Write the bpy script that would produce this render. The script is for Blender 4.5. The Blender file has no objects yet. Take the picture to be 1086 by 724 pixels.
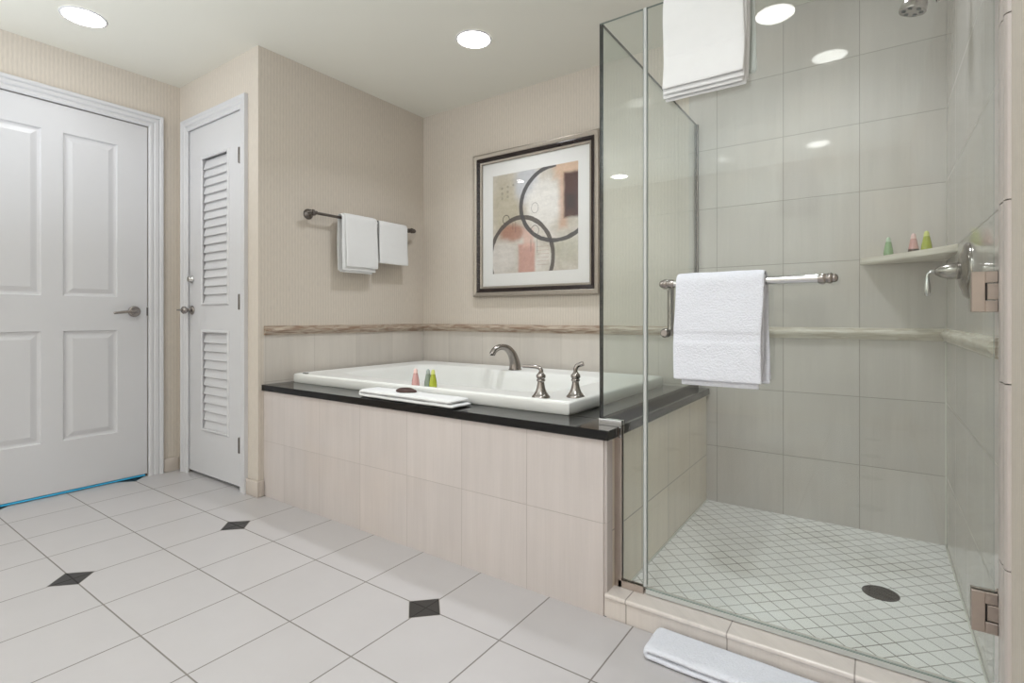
import bpy, bmesh, math, random
from mathutils import Vector, Matrix, noise
random.seed(4)
scene = bpy.context.scene
C = scene.collection
PI = math.pi

# ------------------------------------------------------------------ camera, world, exposure, main lights
F, YAW = 554.87, 0.6083
cam_data = bpy.data.cameras.new('camera')
cam = bpy.data.objects.new('camera', cam_data)
C.objects.link(cam)
cam.location = (0, 0, 0.975)
cam.rotation_euler = (PI / 2, 0, YAW)
cam_data.sensor_fit = 'HORIZONTAL'
cam_data.sensor_width = 36
cam_data.lens = 36 * F / 1086
cam_data.shift_y = -(362 - 336.4) / 1086
cam_data.clip_start = 0.02
scene.camera = cam
scene.view_settings.view_transform = 'Standard'
scene.view_settings.look = 'None'
scene.view_settings.gamma = 1
scene.view_settings.use_curve_mapping = False
scene.view_settings.exposure = 0.09
world = bpy.data.worlds.new('world')
scene.world = world
world.use_nodes = True
world.node_tree.nodes['Background'].inputs[0].default_value = (0.9, 0.9, 0.92, 1)
world.node_tree.nodes['Background'].inputs[1].default_value = 0.15
scene.cycles.max_bounces = 12
scene.cycles.transparent_max_bounces = 16
scene.cycles.caustics_reflective = False
scene.cycles.caustics_refractive = False

LAMP_W = 4.0          # each recessed ceiling lamp
FILL_W = 62.0         # unseen fill lights added to brighten the room
LAMP_COL = (0.90, 0.94, 1.0)
FILL_COL = (0.79, 0.895, 1.0)


def area_light(name, loc, rot, sx, sy, power, col, spread=PI, parent=None, shape='RECTANGLE'):
    l = bpy.data.lights.new(name, 'AREA')
    l.shape = shape
    l.size = sx
    if shape == 'RECTANGLE':
        l.size_y = sy
    l.energy = power
    l.color = col
    l.spread = spread
    o = bpy.data.objects.new(name, l)
    C.objects.link(o)
    o.location = loc
    o.rotation_euler = rot
    if parent:
        o.parent = parent
    return o


# unseen fill lights added behind the camera: they wash the ceiling and the far wall
area_light('fill_light', (-1.75, -1.0, 1.35), (PI, 0, 0), 3.4, 2.0, FILL_W * 1.25, FILL_COL)
area_light('fill_light', (-1.75, -0.95, 1.2), (-PI / 2, 0, 0), 3.2, 1.8, FILL_W * 0.5, FILL_COL)

# ------------------------------------------------------------------ key dimensions (metres)
YB = 2.8046    # back wall
XT = -2.7511   # wall with the towel rail
YL = 1.5417    # louvred door wall
XD = -3.6788   # entrance door wall
XR = 0.2378    # right wall
H = 2.45
YF = 1.5725    # tub surround front / kerb front
XK = -0.722    # knee wall, shower side
ZD = 0.608     # deck top
GY = 1.649     # front glass plane
GX = -0.774    # side glass plane
ZG = 1.981
YE = -2.30     # wall behind the camera
SF = 0.03      # shower floor

# ------------------------------------------------------------------ material helpers


class N:
    def __init__(self, name):
        self.m = bpy.data.materials.new(name)
        self.m.use_nodes = True
        self.t = self.m.node_tree
        self.b = self.t.nodes['Principled BSDF']
        self.out = self.t.nodes['Material Output']

    def n(self, typ, **kw):
        nd = self.t.nodes.new(typ)
        for k, v in kw.items():
            setattr(nd, k, v)
        return nd

    def l(self, a, b):
        self.t.links.new(a, b)

    def math(self, op, a, b=None, c=None, clamp=False):
        nd = self.n('ShaderNodeMath', operation=op)
        nd.use_clamp = clamp
        for i, v in enumerate((a, b, c)):
            if v is None:
                continue
            if isinstance(v, (int, float)):
                nd.inputs[i].default_value = v
            else:
                self.l(v, nd.inputs[i])
        return nd.outputs[0]

    def mix(self, f, a, b, blend='MIX'):
        nd = self.n('ShaderNodeMix', data_type='RGBA', blend_type=blend)
        for i, v in ((0, f), (6, a), (7, b)):
            if isinstance(v, (int, float)):
                nd.inputs[i].default_value = v
            elif isinstance(v, tuple):
                nd.inputs[i].default_value = v if len(v) == 4 else v + (1,)
            else:
                self.l(v, nd.inputs[i])
        return nd.outputs[2]

    def pos(self):
        g = self.n('ShaderNodeNewGeometry')
        s = self.n('ShaderNodeSeparateXYZ')
        self.l(g.outputs['Position'], s.inputs[0])
        return s.outputs[0], s.outputs[1], s.outputs[2], g.outputs['Position']

    def comb(self, x, y, z):
        nd = self.n('ShaderNodeCombineXYZ')
        for i, v in enumerate((x, y, z)):
            if isinstance(v, (int, float)):
                nd.inputs[i].default_value = v
            else:
                self.l(v, nd.inputs[i])
        return nd.outputs[0]

    def noise(self, vec, scale=5, detail=3, rough=0.5, dist=0):
        nd = self.n('ShaderNodeTexNoise')
        if vec is not None:
            self.l(vec, nd.inputs['Vector'])
        nd.inputs['Scale'].default_value = scale
        nd.inputs['Detail'].default_value = detail
        nd.inputs['Roughness'].default_value = rough
        nd.inputs['Distortion'].default_value = dist
        return nd.outputs[0]

    def ramp(self, fac, lo, hi):
        nd = self.n('ShaderNodeMapRange')
        nd.interpolation_type = 'SMOOTHSTEP'
        nd.inputs[1].default_value = lo
        nd.inputs[2].default_value = hi
        self.l(fac, nd.inputs[0])
        return nd.outputs[0]

    def bump(self, h, strength=0.3, dist=0.002):
        nd = self.n('ShaderNodeBump')
        nd.inputs['Strength'].default_value = strength
        nd.inputs['Distance'].default_value = dist
        self.l(h, nd.inputs['Height'])
        self.l(nd.outputs[0], self.b.inputs['Normal'])

    def base(self, c, rough=None, metal=None, spec=None):
        if isinstance(c, tuple):
            self.b.inputs['Base Color'].default_value = c if len(c) == 4 else c + (1,)
        else:
            self.l(c, self.b.inputs['Base Color'])
        if rough is not None:
            self.b.inputs['Roughness'].default_value = rough
        if metal is not None:
            self.b.inputs['Metallic'].default_value = metal
        if spec is not None:
            self.b.inputs['Specular IOR Level'].default_value = spec


def srgb(r, g, b):
    f = lambda v: (v / 255 / 12.92) if v / 255 <= 0.04045 else ((v / 255 + 0.055) / 1.055) ** 2.4
    return (f(r), f(g), f(b))


def grout_mask(m, u, ou, su, v, ov, sv, w):
    """1 on grout lines of a grid with pitch su x sv through (ou, ov)."""
    outs = []
    for p, o, s in ((u, ou, su), (v, ov, sv)):
        if p is None:
            continue
        q = m.math('DIVIDE', m.math('SUBTRACT', p, o), s)
        f = m.math('SUBTRACT', q, m.math('ROUND', q))
        d = m.math('MULTIPLY', m.math('ABSOLUTE', f), s)
        outs.append(m.math('SUBTRACT', 1.0, m.ramp(d, w * 0.35, w * 0.65)))
    r = outs[0]
    for o in outs[1:]:
        r = m.math('MAXIMUM', r, o)
    return r


def wall_tile(name, base, grout, ax, oa, oz, extra=None, rough=0.22, w=0.003, zsize=0.305):
    m = N(name)
    x, y, z, p = m.pos()
    u = x if ax == 'x' else y
    g = grout_mask(m, u, oa, 0.305, z, oz, zsize, w)
    # linen like vertical weave
    s1 = m.noise(m.comb(m.math('MULTIPLY', m.math('ADD', x, y), 160), 0.0, m.math('MULTIPLY', z, 5)), 1, 2)
    s2 = m.noise(m.comb(m.math('MULTIPLY', m.math('ADD', x, y), 22), 3.0, m.math('MULTIPLY', z, 1.6)), 1, 3)
    s3 = m.noise(p, 3.1, 3)
    # each tile a slightly different tone
    cu = m.math('FLOOR', m.math('DIVIDE', m.math('SUBTRACT', u, oa), 0.305))
    cz = m.math('FLOOR', m.math('DIVIDE', m.math('SUBTRACT', z, oz), zsize))
    wn = m.n('ShaderNodeTexWhiteNoise', noise_dimensions='2D')
    m.l(m.comb(cu, cz, 0.0), wn.inputs['Vector'])
    v = m.math('ADD', m.math('MULTIPLY', s1, 0.10), m.math('MULTIPLY', s2, 0.16))
    v = m.math('ADD', v, m.math('MULTIPLY', s3, 0.14))
    v = m.math('ADD', v, m.math('MULTIPLY', wn.outputs[0], 0.07))
    v = m.math('ADD', v, 0.765)
    col = m.mix(1.0, base + (1,), m.comb(v, v, v), 'MULTIPLY')
    warm = m.ramp(m.noise(p, 2.3, 2), 0.5, 0.75)
    col = m.mix(m.math('MULTIPLY', warm, 0.25), col, m.mix(1.0, col, (1.0, 0.92, 0.83, 1), 'MULTIPLY'))
    col = m.mix(m.math('MULTIPLY', g, 0.62), col, grout + (1,))
    m.base(col, rough)
    rr = m.math('ADD', rough, m.math('MULTIPLY', g, 0.5))
    m.l(rr, m.b.inputs['Roughness'])
    m.bump(m.math('SUBTRACT', 1.0, g), 0.4, 0.001)
    return m.m


M = {}
TILE = srgb(206, 197, 193)
GROUT = srgb(150, 140, 132)
M['tile_front'] = wall_tile('tile_front', TILE, GROUT, 'x', -0.726, 0.302, w=0.0024)
M['tile_back'] = wall_tile('tile_back', srgb(204, 198, 193), srgb(120, 112, 102), 'x', -0.0617, 0.0135 - 0.003, rough=0.05)
M['tile_side'] = wall_tile('tile_side', srgb(204, 198, 193), srgb(140, 132, 122), 'y', YB, 0.0105, rough=0.07)
M['tile_knee'] = wall_tile('tile_knee', srgb(232, 222, 204), srgb(70, 62, 54), 'y', YB, -0.04, rough=0.06, w=0.0042)
M['tile_alcove_back'] = wall_tile('tile_alcove_back', srgb(208, 201, 193), srgb(160, 150, 140), 'x', -0.0617, 0.0105, rough=0.3, w=0.002)
M['tile_alcove_side'] = wall_tile('tile_alcove_side', srgb(208, 201, 193), srgb(160, 150, 140), 'y', YB, 0.0105, rough=0.3, w=0.002)
M['tile_kerb'] = wall_tile('tile_kerb', srgb(220, 212, 206), srgb(120, 108, 100), 'x', -0.350, -3.0, rough=0.25, w=0.004, zsize=50)

# floor tiles with black corner diamonds
m = N('floor_tile')
x, y, z, p = m.pos()
g = grout_mask(m, x, -2.46, 0.305, y, 0.97, 0.305, 0.0045)
# diamonds every 1.22 m along x, 0.61 m along y
def near(m, q, o, s):
    t = m.math('DIVIDE', m.math('SUBTRACT', q, o), s)
    return m.math('MULTIPLY', m.math('ABSOLUTE', m.math('SUBTRACT', t, m.math('ROUND', t))), s)
dd = m.math('ADD', near(m, x, -2.465, 1.22), near(m, y, 1.273, 0.61))
dia = m.math('LESS_THAN', dd, 0.070)
ring = m.math('SUBTRACT', m.math('LESS_THAN', dd, 0.0735), dia)
cu = m.math('FLOOR', m.math('DIVIDE', m.math('SUBTRACT', x, -2.46), 0.305))
cv = m.math('FLOOR', m.math('DIVIDE', m.math('SUBTRACT', y, 0.97), 0.305))
wn = m.n('ShaderNodeTexWhiteNoise', noise_dimensions='2D')
m.l(m.comb(cu, cv, 0.0), wn.inputs['Vector'])
v = m.math('ADD', m.math('MULTIPLY', m.noise(p, 6, 5, 0.6), 0.09), m.math('MULTIPLY', wn.outputs[0], 0.035))
v = m.math('ADD', v, 0.93)
col = m.mix(1.0, srgb(193, 189, 189) + (1,), m.comb(v, v, v), 'MULTIPLY')
col = m.mix(m.math('MULTIPLY', g, 0.9), col, srgb(120, 114, 107) + (1,))
col = m.mix(ring, col, srgb(150, 144, 137) + (1,))
col = m.mix(dia, col, srgb(40, 38, 37) + (1,))
m.base(col, 0.35)
m.l(m.math('ADD', 0.30, m.math('MULTIPLY', g, 0.4)), m.b.inputs['Roughness'])
m.bump(m.math('SUBTRACT', 1.0, g), 0.5, 0.0015)
M['floor'] = m.m

# shower floor: two inch mosaic laid on the diagonal
m = N('mosaic')
x, y, z, p = m.pos()
u = m.math('MULTIPLY', m.math('ADD', x, y), 0.70711)
w_ = m.math('MULTIPLY', m.math('SUBTRACT', x, y), 0.70711)
g = grout_mask(m, u, 0.0, 0.0525, w_, 0.012, 0.0525, 0.0038)
cu = m.math('FLOOR', m.math('DIVIDE', u, 0.0525))
cv = m.math('FLOOR', m.math('DIVIDE', m.math('SUBTRACT', w_, 0.012), 0.0525))
wn = m.n('ShaderNodeTexWhiteNoise', noise_dimensions='2D')
m.l(m.comb(cu, cv, 0.0), wn.inputs['Vector'])
v = m.math('ADD', m.math('MULTIPLY', m.noise(p, 9, 4), 0.08), m.math('MULTIPLY', wn.outputs[0], 0.05))
v = m.math('ADD', v, 0.90)
col = m.mix(1.0, srgb(246, 244, 242) + (1,), m.comb(v, v, v), 'MULTIPLY')
dirt = m.ramp(m.noise(p, 2.6, 3), 0.46, 0.72)
col = m.mix(m.math('MULTIPLY', dirt, 0.35), col, m.mix(1.0, col, (0.80, 0.77, 0.70, 1), 'MULTIPLY'))
gs = m.math('MULTIPLY', g, m.math('ADD', 0.62, m.math('MULTIPLY', dirt, 0.5)))
col = m.mix(gs, col, srgb(125, 118, 106) + (1,))
m.base(col, 0.4)
m.bump(m.math('SUBTRACT', 1.0, g), 0.5, 0.001)
M['mosaic'] = m.m

# ribbed wallpaper
m = N('wallpaper')
x, y, z, p = m.pos()
xy = m.math('ADD', x, y)
wob = m.noise(m.comb(m.math('MULTIPLY', xy, 30), 0.0, m.math('MULTIPLY', z, 9)), 1, 2)
st = m.math('SINE', m.math('ADD', m.math('MULTIPLY', xy, 2 * PI / 0.0185), m.math('MULTIPLY', wob, 2.2)))
fine = m.noise(m.comb(m.math('MULTIPLY', xy, 420), 0.0, m.math('MULTIPLY', z, 25)), 1, 2)
v = m.math('ADD', m.math('MULTIPLY', st, 0.042), m.math('MULTIPLY', m.math('SUBTRACT', fine, 0.5), 0.32))
v = m.math('ADD', v, 0.99)
col = m.mix(1.0, srgb(213, 203, 191) + (1,), m.comb(v, v, v), 'MULTIPLY')
m.base(col, 0.55)
m.bump(m.math('ADD', m.math('MULTIPLY', st, 0.5), fine), 0.25, 0.001)
M['wallpaper'] = m.m


def plain(name, c, rough=0.5, metal=0.0, nscale=0, namp=0.0, bump=0.0, bscale=200, spec=None, coat=0, bdist=0.002):
    m = N(name)
    if namp:
        tc = m.n('ShaderNodeTexCoord')
        v = m.math('ADD', 1 - namp / 2, m.math('MULTIPLY', m.noise(tc.outputs['Object'], nscale, 4), namp))
        m.base(m.mix(1.0, c + (1,), m.comb(v, v, v), 'MULTIPLY'), rough, metal, spec)
    else:
        m.base(c, rough, metal, spec)
    if bump:
        tc = m.n('ShaderNodeTexCoord')
        m.bump(m.noise(tc.outputs['Object'], bscale, 3), bump, bdist)
    if coat:
        m.b.inputs['Coat Weight'].default_value = coat
        m.b.inputs['Coat Roughness'].default_value = 0.05
    return m.m


M['ceiling'] = plain('ceiling_paint', srgb(235, 232, 221), 0.8, nscale=3, namp=0.02)
M['white_paint'] = plain('white_paint', srgb(214, 213, 215), 0.35, nscale=8, namp=0.02)
M['gap_shade'] = plain('gap_shade', srgb(20, 20, 20), 0.8, nscale=10, namp=0.1)
M['acrylic'] = plain('acrylic', srgb(240, 240, 237), 0.3, nscale=4, namp=0.01, spec=0.3)
M['granite'] = plain('black_granite', srgb(14, 13, 13), 0.09, nscale=180, namp=0.5, spec=0.32)
M['nickel'] = plain('brushed_nickel', srgb(158, 152, 148), 0.2, 1.0, nscale=60, namp=0.12)
M['nickel_rose'] = plain('satin_nickel', srgb(196, 184, 176), 0.32, 1.0, nscale=60, namp=0.1)
M['chrome'] = plain('chrome', srgb(205, 205, 205), 0.12, 1.0, nscale=20, namp=0.05)
M['bronze'] = plain('antique_nickel', srgb(112, 106, 102), 0.35, 1.0, nscale=80, namp=0.2)
M['dark_channel'] = plain('dark_channel', srgb(52, 42, 39), 0.2, 0.6, nscale=60, namp=0.1)
M['seal'] = plain('clear_seal', srgb(196, 198, 196), 0.3, nscale=20, namp=0.05)
M['caulk'] = plain('caulk', srgb(215, 213, 205), 0.5, nscale=30, namp=0.08)
M['terry'] = plain('terry_cloth', srgb(230, 232, 240), 0.95, nscale=120, namp=0.08, bump=1.0, bscale=210, bdist=0.0035, spec=0.1)
M['smooth_cotton'] = plain('smooth_cotton', srgb(236, 236, 236), 0.85, nscale=30, namp=0.04, bump=0.4, bscale=420, spec=0.1)
M['brown_cloth'] = plain('brown_soap', srgb(78, 55, 50), 0.6, nscale=60, namp=0.4, bump=0.4, bscale=120)
M['leak_blue'] = plain('blue_light_leak', srgb(70, 190, 240), 0.5, nscale=30, namp=0.1)  # colour stands for bluish daylight leaking under the entrance door
M['frame_silver'] = plain('frame_silver', srgb(168, 160, 150), 0.38, 0.75, nscale=120, namp=0.35, bump=0.4, bscale=300)
M['frame_black'] = plain('frame_black', srgb(38, 28, 27), 0.25, 0, nscale=40, namp=0.3)
M['mat_board'] = plain('mat_board', srgb(236, 235, 232), 0.7, nscale=60, namp=0.02)
M['black_parts_gaps'] = plain('black_hole', srgb(35, 33, 32), 0.5, nscale=40, namp=0.1)  # black parts, and painted shade in hinge gaps and drain

# veined stone for the chair rails
for nm, c1, c2 in (('stone_rail', (196, 182, 166), (140, 115, 96)), ('stone_shelf', (222, 216, 205), (196, 186, 170))):
    m = N(nm)
    x, y, z, p = m.pos()
    xy = m.math('ADD', x, y)
    q = m.noise(m.comb(m.math('MULTIPLY', xy, 9), 0.0, m.math('MULTIPLY', z, 90)), 1, 4, 0.6, 0.6)
    m.base(m.mix(m.ramp(q, 0.35, 0.65), srgb(*c1) + (1,), srgb(*c2) + (1,)), 0.35)
    M[nm] = m.m


def bottle_mat(name, c):
    m = N(name)
    m.base(c, 0.12)
    m.b.inputs['Transmission Weight'].default_value = 0.25
    m.b.inputs['Coat Weight'].default_value = 0.4
    return m.m


M['bottle_pink'] = bottle_mat('pink_lotion', srgb(238, 182, 178))
M['bottle_green'] = bottle_mat('green_gel', srgb(190, 200, 60))
M['bottle_mint'] = bottle_mat('mint_gel', srgb(165, 200, 150))
M['bottle_grey'] = bottle_mat('grey_gel', srgb(150, 165, 150))
M['bottle_cap'] = plain('frosted_cap', srgb(225, 222, 215), 0.3, nscale=10, namp=0.03)

# architectural glass: a fresnel share mirrored, the rest let through with a faint green tint
def glass_mat(name, tint, ior=1.5, rough=0.0):
    m = N(name)
    m.t.nodes.remove(m.b)
    tr = m.n('ShaderNodeBsdfTransparent')
    tr.inputs[0].default_value = tint + (1,)
    gl = m.n('ShaderNodeBsdfGlossy')
    gl.inputs['Roughness'].default_value = rough
    gl.inputs['Color'].default_value = (1, 1, 1, 1)
    lw = m.n('ShaderNodeLayerWeight')
    lw.inputs['Blend'].default_value = 0.5
    f0 = ((ior - 1) / (ior + 1)) ** 2
    fr = m.math('ADD', f0, m.math('MULTIPLY', m.math('POWER', lw.outputs['Facing'], 5.0), 1 - f0))
    nz = m.n('ShaderNodeTexCoord')
    mx = m.n('ShaderNodeMixShader')
    # the tint drifts very slightly over the sheet
    c = m.mix(m.noise(nz.outputs['Object'], 2.0, 2), tint + (1,), tuple(t * 0.99 for t in tint) + (1,))
    m.l(c, tr.inputs[0])
    m.l(fr, mx.inputs[0])
    m.l(tr.outputs[0], mx.inputs[1])
    m.l(gl.outputs[0], mx.inputs[2])
    m.l(mx.outputs[0], m.out.inputs[0])
    return m.m


M['glass'] = glass_mat('shower_glass', (0.945, 0.965, 0.952))
M['picture_glass'] = glass_mat('picture_glass', (0.99, 0.99, 0.99), 1.3)
M['glass_edge'] = plain('glass_edge', srgb(8, 12, 11), 0.15, nscale=10, namp=0.2, spec=0.15)
M['glass_edge_pale'] = plain('glass_edge_pale', srgb(150, 162, 155), 0.1, nscale=10, namp=0.1)


def emit(name, c, s):
    m = N(name)
    m.base(c, 0.5)
    m.b.inputs['Emission Color'].default_value = c + (1,)
    m.b.inputs['Emission Strength'].default_value = s
    return m.m


M['lens'] = emit('lamp_lens', (1.0, 0.98, 0.95), 16.0)

# the abstract print
m = N('abstract_print')
x, y, z, p = m.pos()
U = m.math('DIVIDE', m.math('SUBTRACT', x, -2.101), 0.637)
V = m.math('DIVIDE', m.math('SUBTRACT', 1.913, z), 0.649)
UV = m.comb(U, V, 0.0)
n1 = m.noise(UV, 3.2, 6, 0.6, 0.4)
n2 = m.noise(UV, 9, 5, 0.7)
n3 = m.noise(m.comb(m.math('MULTIPLY', U, 4), m.math('MULTIPLY', V, 18), 0.0), 1, 4)
col = m.mix(m.ramp(n1, 0.35, 0.65), srgb(196, 188, 174) + (1,), srgb(222, 216, 208) + (1,))


def blob(u0, v0, ru, rv, soft, colour, amount):
    global col
    jit = m.math('MULTIPLY', m.math('SUBTRACT', n2, 0.5), 0.7)
    du = m.math('DIVIDE', m.math('SUBTRACT', U, u0), ru)
    dv = m.math('DIVIDE', m.math('SUBTRACT', V, v0), rv)
    d = m.math('SQRT', m.math('ADD', m.math('MULTIPLY', du, du), m.math('MULTIPLY', dv, dv)))
    f = m.math('SUBTRACT', 1.0, m.ramp(m.math('ADD', d, jit), 1 - soft, 1 + soft))
    col = m.mix(m.math('MULTIPLY', f, amount), col, srgb(*colour) + (1,))


def box_blob(u0, u1, v0, v1, soft, colour, amount):
    global col
    jit = m.math('MULTIPLY', m.math('SUBTRACT', n2, 0.5), soft * 1.6)
    du = m.math('SUBTRACT', m.math('ABSOLUTE', m.math('SUBTRACT', U, (u0 + u1) / 2)), (u1 - u0) / 2)
    dv = m.math('SUBTRACT', m.math('ABSOLUTE', m.math('SUBTRACT', V, (v0 + v1) / 2)), (v1 - v0) / 2)
    d = m.math('ADD', m.math('MAXIMUM', du, dv), jit)
    f = m.math('SUBTRACT', 1.0, m.ramp(d, -soft, soft))
    col = m.mix(m.math('MULTIPLY', f, amount), col, srgb(*colour) + (1,))


blob(0.15, 0.35, 0.2, 0.3, 0.5, (176, 166, 140), 0.7)
blob(0.42, 0.12, 0.14, 0.2, 0.4, (190, 192, 198), 0.8)
blob(0.62, 0.34, 0.2, 0.22, 0.3, (232, 228, 222), 0.9)
box_blob(0.74, 1.1, -0.1, 0.12, 0.05, (212, 178, 150), 0.9)
box_blob(0.8, 0.88, 0.1, 0.6, 0.04, (205, 160, 132), 0.7)
box_blob(0.85, 1.1, 0.09, 0.51, 0.02, (70, 32, 26), 0.98)
box_blob(0.88, 0.97, 0.30, 0.44, 0.03, (48, 24, 24), 0.9)
blob(0.24, 0.60, 0.16, 0.09, 0.4, (168, 112, 92), 0.8)
box_blob(0.32, 0.52, 0.72, 1.05, 0.02, (198, 146, 132), 0.85)
box_blob(0.38, 0.5, 0.58, 0.75, 0.03, (216, 178, 164), 0.8)
blob(0.13, 0.85, 0.18, 0.18, 0.3, (216, 210, 204), 0.8)
blob(0.88, 0.80, 0.14, 0.14, 0.5, (184, 182, 160), 0.6)


def ring_line(u0, v0, ru, rv, wdt, colour, amt=1.0, vmin=None):
    global col
    du = m.math('DIVIDE', m.math('SUBTRACT', U, u0), ru)
    dv = m.math('DIVIDE', m.math('SUBTRACT', V, v0), rv)
    d = m.math('SQRT', m.math('ADD', m.math('MULTIPLY', du, du), m.math('MULTIPLY', dv, dv)))
    e = m.math('MULTIPLY', m.math('ABSOLUTE', m.math('SUBTRACT', d, 1.0)), ru)
    e = m.math('ADD', e, m.math('MULTIPLY', m.math('SUBTRACT', n2, 0.5), wdt * 0.5))
    if vmin:   # this ring is open towards the top right
        gap = m.math('MULTIPLY', m.ramp(U, 0.76, 0.80), m.math('SUBTRACT', 1.0, m.ramp(V, 0.50, 0.54)))
        e = m.math('ADD', e, gap)
    f = m.math('SUBTRACT', 1.0, m.ramp(e, wdt * 0.42, wdt * 0.58))
    col = m.mix(m.math('MULTIPLY', f, amt), col, srgb(*colour) + (1,))


for i in range(6):   # faint ruled lines bottom right of centre
    box_blob(0.54, 0.68, 0.76 + i * 0.035, 0.763 + i * 0.035, 0.002, (176, 140, 124), 0.8)
ring_line(0.17, 0.46, 0.04, 0.045, 0.008, (90, 84, 80))
ring_line(0.52, 0.60, 0.045, 0.05, 0.008, (120, 112, 108), 0.8)
ring_line(0.52, 0.38, 0.04, 0.05, 0.005, (150, 145, 140), 0.8)
for uu, vv in ((0.12, 0.14), (0.12, 0.19), (0.12, 0.24), (0.19, 0.13), (0.19, 0.18), (0.19, 0.23), (0.26, 0.12)):
    ring_line(uu, vv, 0.008, 0.008, 0.008, (130, 128, 120), 0.7)
for uu, v0, v1 in ((0.25, 0.50, 0.57), (0.285, 0.49, 0.6), (0.47, 0.68, 0.80), (0.545, 0.67, 0.82)):
    box_blob(uu, uu + 0.005, v0, v1, 0.003, (95, 88, 84), 0.8)
ring_line(0.35, 0.86, 0.378, 0.405, 0.042, (84, 76, 72), 0.95)
ring_line(0.760, 0.355, 0.405, 0.358, 0.046, (70, 68, 70), 0.95, True)
n4 = m.noise(UV, 26, 6, 0.75)
vv = m.math('ADD', m.math('MULTIPLY', m.math('SUBTRACT', n3, 0.5), 0.34), m.math('MULTIPLY', m.math('SUBTRACT', n4, 0.5), 0.5))
col = m.mix(1.0, col, m.comb(m.math('ADD', vv, 1.0), m.math('ADD', vv, 1.0), m.math('ADD', vv, 1.0)), 'MULTIPLY')
m.base(col, 0.6)
M['print'] = m.m

# ------------------------------------------------------------------ mesh helpers


def new():
    return bmesh.new()


def bx(bm, x0, x1, y0, y1, z0, z1, bev=0.0, seg=2, mi=0):
    vs = [bm.verts.new((x, y, z)) for x in (x0, x1) for y in (y0, y1) for z in (z0, z1)]
    fs = [(0, 1, 3, 2), (4, 6, 7, 5), (0, 4, 5, 1), (2, 3, 7, 6), (0, 2, 6, 4), (1, 5, 7, 3)]
    faces = [bm.faces.new([vs[i] for i in f]) for f in fs]
    for f in faces:
        f.material_index = mi
    if bev:
        es = list({e for f in faces for e in f.edges})
        r = bmesh.ops.bevel(bm, geom=es, offset=bev, segments=seg, affect='EDGES', profile=0.5)
        for f in r['faces']:
            f.material_index = mi
    return faces


def frame_of(d):
    d = Vector(d).normalized()
    a = Vector((0, 0, 1)) if abs(d.z) < 0.9 else Vector((1, 0, 0))
    u = d.cross(a).normalized()
    return d, u, d.cross(u).normalized()


def loft(bm, rings, cap=True, closed=False):
    vr = [[bm.verts.new(p) for p in r] for r in rings]
    n = len(vr[0])
    for i in range(len(vr) - 1):
        for j in range(n):
            bm.faces.new((vr[i][j], vr[i][(j + 1) % n], vr[i + 1][(j + 1) % n], vr[i + 1][j]))
    if cap:
        bm.faces.new(list(reversed(vr[0])))
        bm.faces.new(vr[-1])
    return vr


def lathe(bm, prof, origin=(0, 0, 0), axis=(0, 0, 1), n=28):
    """prof: list of (radius, height along axis)"""
    d, u, w = frame_of(axis)
    o = Vector(origin)
    rings = []
    for r, h in prof:
        r = max(r, 1e-4)
        rings.append([o + d * h + (u * math.cos(2 * PI * k / n) + w * math.sin(2 * PI * k / n)) * r for k in range(n)])
    loft(bm, rings)


def tube(bm, pts, rad, n=14):
    pts = [Vector(p) for p in pts]
    if not isinstance(rad, (list, tuple)):
        rad = [rad] * len(pts)
    rings = []
    pu = None
    for i, p in enumerate(pts):
        d = (pts[min(i + 1, len(pts) - 1)] - pts[max(i - 1, 0)]).normalized()
        if pu is None:
            _, u, _ = frame_of(d)
        else:
            u = (pu - d * pu.dot(d)).normalized()
        pu = u
        w = d.cross(u)
        rings.append([p + (u * math.cos(2 * PI * k / n) + w * math.sin(2 * PI * k / n)) * rad[i] for k in range(n)])
    loft(bm, rings)


def smooth_path(pts, k=8):
    pts = [Vector(p) for p in pts]
    out = []
    for i in range(len(pts) - 1):
        p0, p1, p2, p3 = pts[max(i - 1, 0)], pts[i], pts[i + 1], pts[min(i + 2, len(pts) - 1)]
        for j in range(k):
            t = j / k
            out.append(0.5 * ((2 * p1) + (-p0 + p2) * t + (2 * p0 - 5 * p1 + 4 * p2 - p3) * t * t + (-p0 + 3 * p1 - 3 * p2 + p3) * t ** 3))
    out.append(pts[-1])
    return out


def obj(name, bm, mat, parent=None, smooth=None):
    bmesh.ops.recalc_face_normals(bm, faces=bm.faces)
    me = bpy.data.meshes.new(name)
    if parent is not None:
        par = parent
        off = Vector((0, 0, 0))
        while par is not None:
            off += par.location
            par = par.parent
        bmesh.ops.translate(bm, verts=bm.verts, vec=-off)
    bm.to_mesh(me)
    bm.free()
    for mt in (mat if isinstance(mat, (list, tuple)) else [mat]):
        me.materials.append(mt)
    o = bpy.data.objects.new(name, me)
    C.objects.link(o)
    if parent is not None:
        o.parent = parent
    if smooth:
        for pl in me.polygons:
            pl.use_smooth = True
        if smooth is not True:
            me.set_sharp_from_angle(angle=math.radians(smooth))
    return o


def thing(name, loc, label, cat, group=None):
    o = bpy.data.objects.new(name, None)
    o.empty_display_size = 0.05
    C.objects.link(o)
    o.location = loc
    tag(o, label, cat, group)
    return o


def tag(o, label, cat, group=None, kind=None):
    if label:
        o['label'] = label
    if cat:
        o['category'] = cat
    if group:
        o['group'] = group
    if kind:
        o['kind'] = kind
    return o


def struct(name, bm, mat, smooth=None, label=None, cat=None, parent=None):
    o = obj(name, bm, mat, parent, smooth)
    if parent is None:
        o['kind'] = 'structure'
        o['label'] = label
        o['category'] = cat
    return o


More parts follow.
